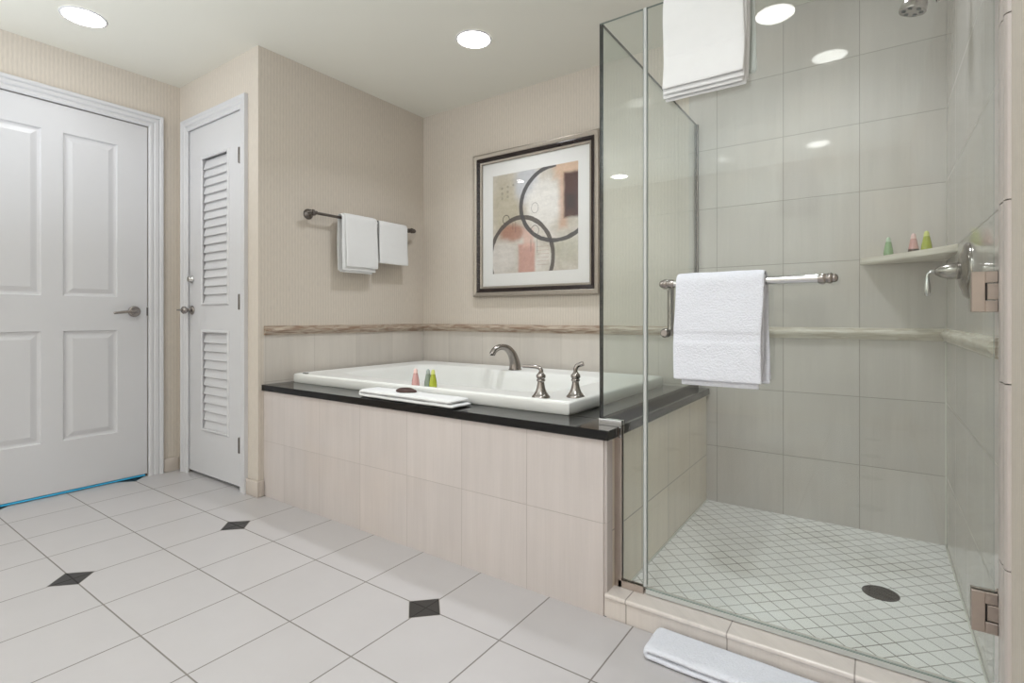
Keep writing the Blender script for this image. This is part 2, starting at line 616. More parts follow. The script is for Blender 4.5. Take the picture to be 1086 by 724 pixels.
# ------------------------------------------------------------------ room shell
b = new(); bx(b, XD - 0.1, XR + 0.1, YE - 0.1, YF, -0.08, 0)
struct('floor', b, M['floor'], None, 'pale square floor tiles with small black diamond insets', 'floor')
b = new(); bx(b, XD - 0.1, XR + 0.1, YE - 0.1, YB + 0.1, H, H + 0.1)
struct('ceiling', b, M['ceiling'], None, 'flat off-white painted ceiling with recessed lamps', 'ceiling')

# entrance door wall (left)
DY0, DY1, DZ = 0.452, 1.365, 2.149
b = new()
bx(b, XD - 0.1, XD, YE, DY0, 0, H)
bx(b, XD - 0.1, XD, DY1, YL + 0.1, 0, H)
bx(b, XD - 0.1, XD, DY0, DY1, DZ, H)
struct('wall_left', b, M['wallpaper'], None, 'beige ribbed wallpaper wall around the wide white entrance door', 'wall')
# louvred door wall
LX0, LX1, LZ = -3.574, -2.921, 2.149
b = new()
bx(b, XD, LX0, YL, YL + 0.1, 0, H)
bx(b, LX1, XT - 0.1, YL, YL + 0.1, 0, H)
bx(b, LX0, LX1, YL, YL + 0.1, LZ, H)
struct('wall_closet', b, M['wallpaper'], None, 'beige wallpaper wall around the narrow louvred door', 'wall')
# towel rail wall: wallpaper above the rail, tile below it
ZR = 0.900
b = new()
bx(b, XT - 0.1, XT, YL, YB + 0.1, ZR, H, mi=0)
bx(b, XT - 0.1, XT, YL, YF, 0, ZR, mi=0)
bx(b, XT - 0.1, XT, YF, YB + 0.1, 0, ZR, mi=1)
struct('wall_alcove', b, [M['wallpaper'], M['tile_alcove_side']], None, 'beige wallpapered bath alcove wall carrying the towel rail', 'wall')
# back wall
XTILE = -0.812
b = new()
bx(b, XT, XTILE, YB, YB + 0.1, ZR, H, mi=0)
bx(b, XT, XTILE, YB, YB + 0.1, 0, ZR, mi=1)
bx(b, XTILE, XR + 0.1, YB, YB + 0.1, 0, H, mi=2)
struct('wall_back', b, [M['wallpaper'], M['tile_alcove_back'], M['tile_back']], None, 'back wall, wallpapered behind the bath and tiled in the shower', 'wall')
# right wall
b = new()
bx(b, XR, XR + 0.1, YE, 1.535, 0, H, mi=0)
bx(b, XR, XR + 0.1, 1.535, YB, 0, H, mi=1)
struct('wall_right', b, [M['wallpaper'], M['tile_side']], None, 'right wall tiled inside the shower and papered outside it', 'wall')
b = new(); bx(b, XD - 0.1, XR + 0.1, YE - 0.1, YE, 0, H)
struct('wall_front', b, M['wallpaper'], None, 'plain papered wall opposite the bath', 'wall')

# tile trim strip on the right wall where tile meets wallpaper
b = new()
prof = [(0.0, 1.532), (0.006, 1.534), (0.010, 1.541), (0.010, 1.556), (0.006, 1.562), (0.010, 1.572), (0.010, 1.604), (0.006, 1.612), (0.006, 1.636), (0.0, 1.640)]
for k, (za, zb) in enumerate(((0, 0.427), (0.43, 0.829), (0.832, 1.227), (1.23, 1.629), (1.632, 2.03), (2.033, H))):
    loft(b, [[(XR - dx, yy, za) for dx, yy in prof], [(XR - dx, yy, zb) for dx, yy in prof]])
struct('trim_1', b, plain('trim_tile', srgb(200, 190, 184), 0.3, nscale=14, namp=0.08), 35, 'pinkish beige moulded tile strip edging the shower at the right wall', 'trim')


# chair rails
def rail(name, axis, a0, a1, plane, sgn, mat, label):
    pr = [(0, 0.876), (0.010, 0.878), (0.012, 0.888), (0.018, 0.893), (0.023, 0.901), (0.023, 0.909), (0.018, 0.916), (0.010, 0.920), (0.008, 0.926), (0, 0.928)]
    bb = new()
    n = 1
    r = []
    for a in (a0, a1):
        r.append([((a, plane + sgn * d, z) if axis == 'x' else (plane + sgn * d, a, z)) for d, z in pr])
    loft(bb, r)
    return struct(name, bb, mat, 40, label, 'trim')


rail('trim_2', 'y', YF + 0.002, YB - 0.02, XT, 1, M['stone_rail'], 'brown streaked stone chair rail under the towel rail')
rail('trim_3', 'x', XT, GX - 0.03, YB, -1, M['stone_rail'], 'brown streaked stone chair rail under the framed print')
rail('trim_4', 'x', GX + 0.03, XR, YB, -1, M['stone_shelf'], 'pale stone chair rail across the shower back wall')
rail('trim_5', 'y', 1.66, YB - 0.02, XR, -1, M['stone_shelf'], 'pale stone chair rail on the right shower wall')


# skirting tiles
def skirt(name, boxes, label):
    bb = new()
    for q in boxes:
        bx(bb, *q, 0.0, 0.088, 0.004, 2)
    return struct(name, bb, plain(name + '_tile', srgb(205, 194, 184), 0.35, nscale=12, namp=0.08), 40, label, 'baseboard')


skirt('baseboard_left', [(XD, XD + 0.012, 1.446, YL - 0.013)], 'short pale skirting tile beside the entrance door casing')
skirt('baseboard_corner', [(-2.858, XT + 0.012, YL - 0.012, YL), (XT, XT + 0.012, YL, YF - 0.002)], 'pale skirting tile wrapping the corner right of the louvred door')
skirt('baseboard_right', [(XR - 0.012, XR, YE, 1.53)], 'pale skirting tile along the right wallpaper wall')


# door casings: stepped profile swept round the opening
def casing(name, pts_fn, label, wid=0.078):
    """pts_fn(a, d, z) -> world; opening a in (a0,a1), top at zt"""
    a0, a1, zt, fn = pts_fn
    prof = [(0.0, 0.0), (0.0, 0.008), (0.010, 0.013), (0.022, 0.013), (0.026, 0.009), (0.034, 0.016), (0.050, 0.018), (0.054, 0.013), (0.062, 0.021), (wid - 0.003, 0.023), (wid, 0.020), (wid, 0.0)]
    bb = new()
    rings = []
    for (ca, cz, sa, sz) in ((a0, 0.0, -1, 0), (a0, zt, -1, 1), (a1, zt, 1, 1), (a1, 0.0, 1, 0)):
        rings.append([fn(ca + sa * o, d, cz + sz * o) for o, d in prof])
    loft(bb, rings)
    return struct(name, bb, M['white_paint'], 25, label, 'trim')


casing('trim_6', (DY0 + 0.002, DY1 - 0.002, DZ - 0.002, lambda a, d, z: (XD + d, a, z)), 'white stepped casing round the wide entrance door')
casing('trim_7', (LX0 + 0.022, LX1 - 0.004, LZ - 0.006, lambda a, d, z: (a, YL - d, z)), 'white stepped casing round the narrow louvred door', 0.070)
# closet side casing is slightly inside the opening: stop strip behind it keeps it solid

# ------------------------------------------------------------------ entrance door


def panel_door(bb, u0, u1, z0, z1, panels, thick, fn):
    """front face at d=0; panels = list of (ua,ub,za,zb) moulded, raised field"""
    us = sorted({u0, u1} | {q for pnl in panels for q in pnl[:2]})
    zs = sorted({z0, z1} | {q for pnl in panels for q in pnl[2:]})
    def quad(pts):
        bb.faces.new([bb.verts.new(fn(*q)) for q in pts])
    for i in range(len(us) - 1):
        for j in range(len(zs) - 1):
            ua, ub, za, zb = us[i], us[i + 1], zs[j], zs[j + 1]
            hit = [pn for pn in panels if pn[0] <= ua + 1e-6 and pn[1] >= ub - 1e-6 and pn[2] <= za + 1e-6 and pn[3] >= zb - 1e-6]
            if hit:
                continue
            quad([(ua, 0, za), (ub, 0, za), (ub, 0, zb), (ua, 0, zb)])
    for (ua, ub, za, zb) in panels:
        steps = [(0, 0), (0.006, -0.009), (0.016, -0.011), (0.022, -0.010), (0.044, -0.003), (0.047, -0.003)]
        for k in range(len(steps) - 1):
            (i0, d0), (i1, d1) = steps[k], steps[k + 1]
            A = [(ua + i0, d0, za + i0), (ub - i0, d0, za + i0), (ub - i0, d0, zb - i0), (ua + i0, d0, zb - i0)]
            Bq = [(ua + i1, d1, za + i1), (ub - i1, d1, za + i1), (ub - i1, d1, zb - i1), (ua + i1, d1, zb - i1)]
            for e in range(4):
                quad([A[e], A[(e + 1) % 4], Bq[(e + 1) % 4], Bq[e]])
        i1, d1 = steps[-1]
        quad([(ua + i1, d1, za + i1), (ub - i1, d1, za + i1), (ub - i1, d1, zb - i1), (ua + i1, d1, zb - i1)])
    t = -thick
    for P4 in ([(u0, 0, z0), (u1, 0, z0), (u1, t, z0), (u0, t, z0)], [(u0, 0, z1), (u1, 0, z1), (u1, t, z1), (u0, t, z1)],
               [(u0, 0, z0), (u0, 0, z1), (u0, t, z1), (u0, t, z0)], [(u1, 0, z0), (u1, 0, z1), (u1, t, z1), (u1, t, z0)],
               [(u0, t, z0), (u1, t, z0), (u1, t, z1), (u0, t, z1)]):
        quad(P4)
    bmesh.ops.remove_doubles(bb, verts=bb.verts, dist=1e-5)


def door_root(name, loc, label):
    o = thing(name, loc, label, 'door')
    o['kind'] = 'structure'
    return o


d1 = door_root('door_1', (XD, 0.908, 0), 'wide white four panel entrance door with lever handle')
b = new()
panel_door(b, 0.456, 1.360, 0.016, 2.143, [(0.609, 0.862, 1.094, 1.994), (0.953, 1.206, 1.094, 1.994), (0.609, 0.862, 0.294, 0.900), (0.953, 1.206, 0.294, 0.900)], 0.04,
           lambda u, d, z: (XD - 0.004 + d, u, z))
obj('door_leaf', b, M['white_paint'], d1)
b = new(); bx(b, XD - 0.034, XD - 0.002, 0.456, 1.350, 0.003, 0.0115, 0.002)  # solid strip coloured like the daylight that leaks under the door
obj('door_light_leak', b, M['leak_blue'], d1)['label'] = 'bright blue strip painted as daylight leaking under the door'
hd = new()
lathe(hd, [(0.0, 0), (0.033, 0), (0.033, 0.006), (0.030, 0.010), (0.024, 0.012), (0.0, 0.012)], (XD - 0.004, 1.290, 1.010), (1, 0, 0))
rose = obj('door_handle', hd, M['nickel'], d1, 40)
rose['label'] = 'brushed nickel lever handle'
b = new()
lathe(b, [(0.011, 0), (0.010, 0.03), (0.012, 0.048), (0.0, 0.055)], (XD + 0.006, 1.290, 1.010), (1, 0, 0), 16)
tube(b, smooth_path([(XD + 0.05, 1.296, 1.010), (XD + 0.052, 1.262, 1.012), (XD + 0.05, 1.225, 1.006), (XD + 0.046, 1.172, 1.000)], 6), [0.011] * 4 + [0.010] * 5 + [0.0085] * 6 + [0.0075] * 3 + [0.006])
obj('lever', b, M['nickel'], rose, 40)
b = new(); bx(b, XD - 0.012, XD - 0.0015, 1.356, 1.3635, 0.985, 1.035)
obj('latch_plate', b, M['bronze'], d1)
# jamb backing of both doors, gap shade put into its dark colour
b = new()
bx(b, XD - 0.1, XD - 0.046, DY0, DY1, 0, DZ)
struct('trim_8', b, M['gap_shade'], None, 'jamb backing painted dark as shade behind the wide entrance door', 'trim')
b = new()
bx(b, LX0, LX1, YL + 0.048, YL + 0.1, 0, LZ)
struct('trim_9', b, M['gap_shade'], None, 'jamb backing painted dark as shade behind the louvred door', 'trim')

# ------------------------------------------------------------------ louvred door
d2 = door_root('door_2', (-3.247, YL, 0), 'narrow white door with two louvred vents and nickel knobs')
u0, u1 = -3.571, -2.924
YO = YL + 0.004
b = new()
pa = [(-3.385, -3.072, 1.056, 1.946), (-3.385, -3.072, 0.292, 0.890)]
bx(b, u0, -3.385, YO, YO + 0.04, 0.02, 2.143)
bx(b, -3.072, u1, YO, YO + 0.04, 0.02, 2.143)
bx(b, -3.385, -3.072, YO, YO + 0.04, 1.946, 2.143)
bx(b, -3.385, -3.072, YO, YO + 0.04, 0.890, 1.056)
bx(b, -3.385, -3.072, YO, YO + 0.04, 0.02, 0.292)
obj('door_leaf', b, M['white_paint'], d2)
for (ua, ub, za, zb), n in zip(pa, (17, 11)):
    b = new()
    pitch = (zb - za - 0.024) / n
    for k in range(n):
        zc = za + 0.012 + pitch * (k + 0.5)
        vs = [(YO + 0.003, zc - 0.030), (YO + 0.010, zc - 0.033), (YO + 0.026, zc + 0.024), (YO + 0.019, zc + 0.028)]
        loft(b, [[(ua + 0.002, q, w) for q, w in vs], [(ub - 0.002, q, w) for q, w in vs]])
    o = obj('louvre_slats', b, M['white_paint'], d2)
    # moulding frame round each vent
    b = new()
    pr = [(0.0, 0.0), (0.0, 0.005), (-0.004, 0.009), (-0.010, 0.009), (-0.016, 0.004), (-0.018, 0.0)]
    rings = []
    for (cu, cz, su, sz) in ((ua, za, 1, 1), (ub, za, -1, 1), (ub, zb, -1, -1), (ua, zb, 1, -1)):
        rings.append([(cu + su * (o_ + 0.008), YO - d_, cz + sz * (o_ + 0.008)) for o_, d_ in pr])
    rings.append(rings[0])
    loft(b, rings, cap=False)
    obj('vent_frame', b, M['white_paint'], d2, 30)
for zc in (1.886, 1.062, 0.256):
    b = new()
    lathe(b, [(0.0, -0.044), (0.007, -0.044), (0.0085, -0.04), (0.0085, 0.04), (0.007, 0.044), (0, 0.044)], (-2.934, YO - 0.009, zc), (0, 0, 1), 14)
    bx(b, -2.947, -2.922, YO - 0.006, YO + 0.002, zc - 0.044, zc + 0.044)
    obj('hinge', b, M['bronze'], d2, 40)
b = new()
lathe(b, [(0.0, 0), (0.024, 0), (0.024, 0.006), (0.020, 0.010), (0.018, 0.022), (0.015, 0.026), (0, 0.026)], (-3.515, YO, 1.212), (0, -1, 0))
obj('deadbolt', b, M['chrome'], d2, 40)
b = new()
lathe(b, [(0.0, 0), (0.028, 0), (0.028, 0.005), (0.022, 0.010), (0.011, 0.014), (0.010, 0.028), (0.016, 0.034), (0.023, 0.042), (0.024, 0.052), (0.018, 0.060), (0, 0.062)], (-3.515, YO, 1.020), (0, -1, 0))
obj('door_handle', b, M['nickel'], d2, 40)['label'] = 'round nickel knob'
b = new()
lathe(b, [(0.0, 0), (0.006, 0), (0.006, 0.018), (0.0, 0.018)], (-3.515, YO - 0.06, 1.020), (0, -1, 0), 12)
bx(b, -3.527, -3.503, YO - 0.086, YO - 0.080, 1.016, 1.024)
obj('thumb_turn', b, M['nickel'], d2, 40)

# ------------------------------------------------------------------ bath surround, deck and tub
b = new()
bx(b, XT, -0.732, YF, YF + 0.05, 0, ZD - 0.032)
bx(b, -0.732, XK, YF + 0.006, YF + 0.05, 0, ZD - 0.032)
o = obj('bath_surround', b, M['tile_front'])
tag(o, 'pinkish beige tiled front panel below the black deck of the bath', 'bath panel')
b = new()
bx(b, -0.82, XK, YF + 0.051, YB, 0, ZD - 0.032)
o = obj('shower_knee_wall', b, M['tile_knee'])
tag(o, 'low tiled wall between the bath and the shower floor', 'low wall')

TX0, TX1, TY0, TY1 = -2.715, -0.935, 1.722, 2.775
b = new()
DX1 = -0.708
zt0, zt1 = ZD - 0.032, ZD
bx(b, XT, DX1, 1.560, TY0 + 0.012, zt0, zt1, 0.002, 1)
bx(b, TX1 - 0.012, DX1, TY0 + 0.0121, YB, zt0, zt1, 0.002, 1)
bx(b, XT, TX0 + 0.012, TY0 + 0.0121, YB, zt0, zt1)
bx(b, TX0 + 0.0121, TX1 - 0.0121, TY1 - 0.012, YB, zt0, zt1)
o = obj('bath_deck', b, M['granite'])
tag(o, 'polished black granite deck slab round the white bath', 'deck')

# tub: rounded rectangle rim with an oval basin
b = new()
NSEG = 160
tcx, tcy = (TX0 + TX1) / 2, (TY0 + TY1) / 2
thx, thy = (TX1 - TX0) / 2, (TY1 - TY0) / 2
bcx, bcy = -1.875, 2.275


def rr_loop(hx, hy, rad, z, cx=tcx, cy=tcy):
    out = []
    for k in range(NSEG):
        a = 2 * PI * (k + 0.5) / NSEG
        dx, dy = math.cos(a), math.sin(a)
        # ray to rounded rectangle (relative to its own centre)
        ex = 30.0
        s = 1 / ((abs(dx) / hx) ** ex + (abs(dy) / hy) ** ex) ** (1 / ex)
        out.append((cx + dx * s, cy + dy * s, z))
    return out


def ov_loop(hx, hy, ex, z, cx=bcx, cy=bcy):
    out = []
    for k in range(NSEG):
        # same angular parameter as the rim, seen from the tub centre
        a = 2 * PI * k / NSEG
        dx, dy = math.cos(a) * thx, math.sin(a) * thy
        l_ = math.hypot(dx, dy); dx /= l_; dy /= l_
        s = 1 / ((abs(dx) / hx) ** ex + (abs(dy) / hy) ** ex) ** (1 / ex)
        px_, py_ = cx + dx * s, cy + dy * s
        # the far side steps in towards the right, under the spout
        if dy > 0:
            q = min(1, max(0, (px_ + 2.09) / 0.17))
            py_ -= 0.075 * q * q * (3 - 2 * q) * min(1, dy * 2.5)
        out.append((px_, py_, z))
    return out


def rr2(hx, hy, z):
    out = []
    for k in range(NSEG):
        a = 2 * PI * k / NSEG
        dx, dy = math.cos(a) * thx, math.sin(a) * thy
        l_ = math.hypot(dx, dy); dx /= l_; dy /= l_
        ex = 90.0
        s = 1 / ((abs(dx) / hx) ** ex + (abs(dy) / hy) ** ex) ** (1 / ex)
        out.append((tcx + dx * s, tcy + dy * s, z))
    return out


RZ = 0.660
LZ_ = RZ - 0.006   # ledge inside the lip
loops = [rr2(thx - 0.004, thy - 0.004, ZD + 0.0005), rr2(thx, thy, ZD + 0.006), rr2(thx, thy, RZ - 0.012), rr2(thx - 0.002, thy - 0.002, RZ - 0.006),
         rr2(thx - 0.006, thy - 0.006, RZ - 0.002), rr2(thx - 0.012, thy - 0.012, RZ),
         rr2(thx - 0.019, thy - 0.019, RZ - 0.001), rr2(thx - 0.026, thy - 0.026, RZ - 0.005), rr2(thx - 0.032, thy - 0.032, RZ - 0.006),
         ov_loop(0.735, 0.395, 6, RZ - 0.007), ov_loop(0.728, 0.388, 6, RZ - 0.010), ov_loop(0.722, 0.382, 6, RZ - 0.018), ov_loop(0.712, 0.374, 5.5, RZ - 0.06),
         ov_loop(0.685, 0.35, 5, RZ - 0.2), ov_loop(0.65, 0.32, 4.5, RZ - 0.33), ov_loop(0.60, 0.28, 4, RZ - 0.40), ov_loop(0.48, 0.20, 3, RZ - 0.43), ov_loop(0.15, 0.06, 2, RZ - 0.435)]
vr = [[b.verts.new(p) for p in L] for L in loops]
for i in range(len(vr) - 1):
    for j in range(NSEG):
        b.faces.new((vr[i][j], vr[i][(j + 1) % NSEG], vr[i + 1][(j + 1) % NSEG], vr[i + 1][j]))
b.faces.new(vr[-1])
tub = thing('bathtub', (tcx, tcy, ZD), 'white drop-in bathtub set in the black granite deck', 'bathtub')
obj('tub_shell', b, M['acrylic'], tub, 50)
b = new()
lathe(b, [(0.0, 0), (0.03, 0), (0.03, 0.003), (0.024, 0.006), (0, 0.006)], (-1.45, 2.2, 0.232), (0, 0, 1))
obj('drain', b, M['nickel'], tub, 40)
b = new()
bx(b, -2.64, -2.605, 1.735, 1.752, RZ, RZ + 0.004, 0.001)
obj('jet_button', b, M['black_parts_gaps'], tub)


def faucet_handle(px, py, lever_pts, rads, label):
    t = thing('faucet_handle', (px, py, LZ_), label, 'faucet handle')
    bb = new()
    lathe(bb, [(0, 0), (0.037, 0), (0.037, 0.004), (0.031, 0.010), (0.023, 0.022), (0.0175, 0.037), (0.0145, 0.053), (0.0135, 0.062), (0.0175, 0.066), (0.0175, 0.071), (0.014, 0.074),
               (0.0195, 0.080), (0.0185, 0.089), (0.012, 0.097), (0.009, 0.102), (0.0, 0.104)], (px, py, LZ_), (0, 0, 1), 28)
    obj('handle_base', bb, M['nickel'], t, 50)
    bb = new()
    pts = smooth_path([(px + a, py + b_, LZ_ + c) for a, b_, c in lever_pts], 6)
    rr = [rads[0] + (rads[1] - rads[0]) * i / (len(pts) - 1) for i in range(len(pts))]
    tube(bb, pts, rr)
    obj('lever', bb, M['nickel'], t, 50)


faucet_handle(-1.105, 1.790, [(0, 0, 0.098), (0, 0, 0.110), (-0.012, -0.002, 0.120), (-0.040, -0.007, 0.122), (-0.078, -0.014, 0.122)], (0.0090, 0.0068),
              'nickel bath faucet handle with its lever pointing left towards the spout')
faucet_handle(-0.995, 1.877, [(0, 0, 0.098), (0, 0, 0.112), (0.004, 0.004, 0.124), (0.014, 0.010, 0.130), (0.028, 0.014, 0.135)], (0.0085, 0.0105),
              'nickel bath faucet handle nearest the glass, its lever turned right')
t = thing('bath_spout', (-1.800, 2.640, LZ_), 'curved nickel bath spout on the far rim of the tub', 'faucet')
b = new()
pts = smooth_path([(-1.815, 2.640, LZ_), (-1.817, 2.637, LZ_ + 0.045), (-1.825, 2.622, LZ_ + 0.095), (-1.839, 2.590, LZ_ + 0.132), (-1.858, 2.548, LZ_ + 0.142), (-1.874, 2.512, LZ_ + 0.126), (-1.882, 2.494, LZ_ + 0.098)], 6)
n_ = len(pts)
rr = [0.038 - 0.020 * min(1, i / (n_ * 0.6)) for i in range(n_)]
tube(b, pts, rr, 20)
obj('spout_body', b, M['nickel'], t, 60)
b = new()
lathe(b, [(0, 0), (0.040, 0), (0.040, 0.004), (0.034, 0.009), (0.0, 0.010)], (-1.815, 2.640, LZ_), (0, 0, 1))
obj('base_ring', b, M['nickel'], t, 50)
b = new()
lathe(b, [(0.0, 0), (0.011, 0), (0.011, 0.004), (0, 0.004)], (-1.882, 2.493, LZ_ + 0.094), (0, 0, 1), 16)
obj('aerator', b, M['black_parts_gaps'], t, 50)


# ------------------------------------------------------------------ small bottles
def bottle(name, loc, mat, label, group, h=0.082, dark=False):
    t = thing(name, loc, label, 'bottle', group)
    bb = new()
    s = h / 0.082
    lathe(bb, [(0, 0), (0.0165 * s, 0), (0.0185 * s, 0.003 * s), (0.0185 * s, 0.010 * s), (0.0165 * s, 0.028 * s), (0.0130 * s, 0.046 * s), (0.0100 * s, 0.060 * s), (0, 0.061 * s)], loc, (0, 0, 1), 22)
    body = obj('bottle_body', bb, mat, t, 50)
    if dark:
        bb = new()
        lathe(bb, [(0.0188 * s, 0.0045 * s), (0.0188 * s, 0.011 * s), (0.0180 * s, 0.017 * s)], loc, (0, 0, 1), 22)
        obj('printed_band', bb, M['brown_cloth'], t, 50)
    bb = new()
    lathe(bb, [(0, 0), (0.0100 * s, 0), (0.0090 * s, 0.010 * s), (0.0065 * s, 0.018 * s), (0.0035 * s, 0.021 * s), (0, 0.0215 * s)], (loc[0], loc[1], loc[2] + 0.0605 * s), (0, 0, 1), 16)
    obj('bottle_cap', bb, CAPS[mat.name], t, 50)


CAPS = {'pink_lotion': plain('pink_cap', srgb(240, 205, 200), 0.3, nscale=10, namp=0.03), 'green_gel': plain('green_cap', srgb(214, 218, 130), 0.3, nscale=10, namp=0.03),
        'mint_gel': plain('mint_cap', srgb(190, 210, 185), 0.3, nscale=10, namp=0.03), 'grey_gel': plain('grey_cap', srgb(165, 175, 170), 0.3, nscale=10, namp=0.03)}
bottle('toiletry_bottle', (-1.770, 1.752, LZ_), M['bottle_pink'], 'pink toiletry bottle on the front rim of the bath', 'bottles on the bath rim')
bottle('toiletry_bottle', (-1.700, 1.763, LZ_), M['bottle_grey'], 'grey-green toiletry bottle in the middle of three on the bath rim', 'bottles on the bath rim')
bottle('toiletry_bottle', (-1.668, 1.762, LZ_), M['bottle_green'], 'bright yellow-green toiletry bottle on the bath rim', 'bottles on the bath rim')


# ------------------------------------------------------------------ towels
def fold_sheet(bb, path, xs, thick, amp=0.002, seed=0, scale=9.0, axis='x', edge_wave=0.0, skew=0.0):
    """extrude a cross-section path (list of 2D (p,z)) along xs as a soft sheet with rounded rim"""
    def nrm(i):
        a = Vector(path[max(i - 1, 0)]); c = Vector(path[min(i + 1, len(path) - 1)])
        d = (c - a).normalized()
        return Vector((-d.y, d.x))
    n = len(path)
    m_ = len(xs)
    def P(i, j, side):
        p = Vector(path[i])
        nn = nrm(i)
        x = xs[j]
        w = amp * (noise.noise(Vector((x * scale + seed, p.x * scale, p.y * scale))) + 0.5 * noise.noise(Vector((x * scale * 3 + seed, p.x * scale * 3 + 5, p.y * scale * 3))))
        th = thick / 2
        if j == 0 or j == m_ - 1 or i == 0 or i == n - 1:
            th *= 0.45
        q = p + nn * (w + side * th)
        xo = x + skew * i / (n - 1) + edge_wave * noise.noise(Vector((seed + 7, q.y * 6, q.x * 2)))
        return (xo, q.x, q.y) if axis == 'x' else (q.x, xo, q.y)
    F_ = [[bb.verts.new(P(i, j, 1)) for j in range(m_)] for i in range(n)]
    G_ = [[bb.verts.new(P(i, j, -1)) for j in range(m_)] for i in range(n)]
    for i in range(n - 1):
        for j in range(m_ - 1):
            bb.faces.new((F_[i][j], F_[i][j + 1], F_[i + 1][j + 1], F_[i + 1][j]))
            bb.faces.new((G_[i][j], G_[i + 1][j], G_[i + 1][j + 1], G_[i][j + 1]))
    for i in range(n - 1):
        for j in (0, m_ - 1):
            bb.faces.new((F_[i][j], F_[i + 1][j], G_[i + 1][j], G_[i][j]))
    for j in range(m_ - 1):
        for i in (0, n - 1):
            bb.faces.new((F_[i][j], F_[i][j + 1], G_[i][j + 1], G_[i][j]))


def lin(a, b_, n):
    return [a + (b_ - a) * k / n for k in range(n + 1)]


def drape(c, zc, rad, zf, zb, flare=0.0, bands=(), sgn=-1, nz=40):
    """inverted U: front bottom (side sgn) up, over, down the back. c centre coordinate, zc bar height"""
    path = []
    for z in lin(zf, zc, nz)[:-1]:
        t_ = (zc - z) / max(zc - zf, 1e-6)
        d = 0
        for za, zb_ in bands:
            if za < z < zb_:
                d = -0.0025
        path.append((c + sgn * (rad + flare * math.sin(t_ * PI * 0.5) + d), z))
    for k in range(0, 13):
        a = PI * k / 12
        path.append((c + sgn * rad * math.cos(a), zc + rad * math.sin(a)))
    for z in lin(zc, zb, nz)[1:]:
        path.append((c - sgn * rad, z))
    return path


def towel(name, label, cat, sheets, mat, group=None, loc=(0, 0, 0)):
    bb = new()
    for s in sheets:
        fold_sheet(bb, **s)
    o = obj(name, bb, mat)
    # origin at the thing
    for v in o.data.vertices:
        v.co -= Vector(loc)
    o.location = loc
    for pl in o.data.polygons:
        pl.use_smooth = True
    sub = o.modifiers.new('soft', 'SUBSURF')
    sub.levels = 1
    sub.render_levels = 1
    tag(o, label, cat, group)
    return o


# ---- towel rail on the alcove wall
BZ, BXX = 1.583, XT + 0.07
t = thing('towel_rail', (XT, 2.2, BZ), 'antique nickel towel rail on the wallpaper above the bath', 'towel rail')
b = new()
tube(b, [(BXX, 1.835, BZ), (BXX, 2.612, BZ)], 0.0085, 14)
obj('rail_bar', b, M['bronze'], t, 50)
for ye, s in ((1.845, -1), (2.602, 1)):
    b = new()
    lathe(b, [(0, 0), (0.031, 0), (0.031, 0.004), (0.026, 0.010), (0.016, 0.020), (0.012, 0.042), (0.015, 0.052), (0.015, 0.064), (0.011, 0.074), (0.011, 0.082), (0, 0.088)], (XT, ye, BZ), (1, 0, 0), 20)
    lathe(b, [(0.010, 0), (0.018, 0.004), (0.018, 0.012), (0.011, 0.016), (0.016, 0.028), (0.009, 0.042), (0, 0.048)], (BXX, ye + s * 0.006, BZ), (0, s, 0), 16)
    obj('rail_post', b, M['bronze'], t, 50)


def alcove_towel(y0, y1, layers, label, seed):
    sh = []
    for k, (rad, zf, zb, dy0, dy1, fl) in enumerate(layers):
        sh.append(dict(path=drape(BXX, BZ, rad, zf, zb, fl, sgn=1, nz=26), xs=lin(y0 + dy0, y1 + dy1, 16), thick=0.007, amp=0.0025, seed=seed + k * 3, scale=8, axis='y', edge_wave=0.006))
    return towel('hand_towel', label, 'towel', sh, M['smooth_cotton'], None, (BXX, (y0 + y1) / 2, BZ))


alcove_towel(2.035, 2.285, [(0.030, 1.285, 1.255, 0.0, 0.0, 0.004), (0.022, 1.262, 1.262, -0.022, -0.012, 0.0), (0.014, 1.25, 1.27, 0.012, -0.03, 0.0)],
             'longer white hand towel, left one on the alcove towel rail', 11)
alcove_towel(2.300, 2.550, [(0.026, 1.328, 1.335, 0.0, 0.0, 0.006), (0.018, 1.338, 1.34, 0.004, -0.01, 0.0), (0.0125, 1.35, 1.36, 0.004, -0.01, 0.0)],
             'shorter white hand towel, right one on the alcove towel rail', 31)

# ---- folded towel lying on the deck with something brown on it
def folded_c(name, label, ctr, length, width, thick, ang, seed, mat, cat, amp=0.002, short=0.012):
    """one cloth folded back over itself: lower layer, round fold at the left end, upper layer"""
    hl = length / 2
    r_ = thick * 0.52
    path = [(x_, thick / 2) for x_ in lin(hl, -hl + r_, 34)]
    path += [(-hl + r_ - r_ * math.sin(PI * k / 9), thick / 2 + r_ * (1 - math.cos(PI * k / 9))) for k in range(1, 9)]
    path += [(x_, thick / 2 + 2 * r_) for x_ in lin(-hl + r_, hl - short, 34)]
    bb = new()
    fold_sheet(bb, path, lin(-width / 2, width / 2, 12), thick, amp, seed, 10, 'y', 0.006)
    zmin = min(v.co.z for v in bb.verts)
    for v in bb.verts:
        v.co.z = max(v.co.z, 0.0005)
    o = obj(name, bb, mat, None, True)
    o.location = ctr
    o.rotation_euler = (0, 0, ang)
    sb = o.modifiers.new('soft', 'SUBSURF')
    sb.levels = 1
    sb.render_levels = 1
    tag(o, label, cat)
    return o


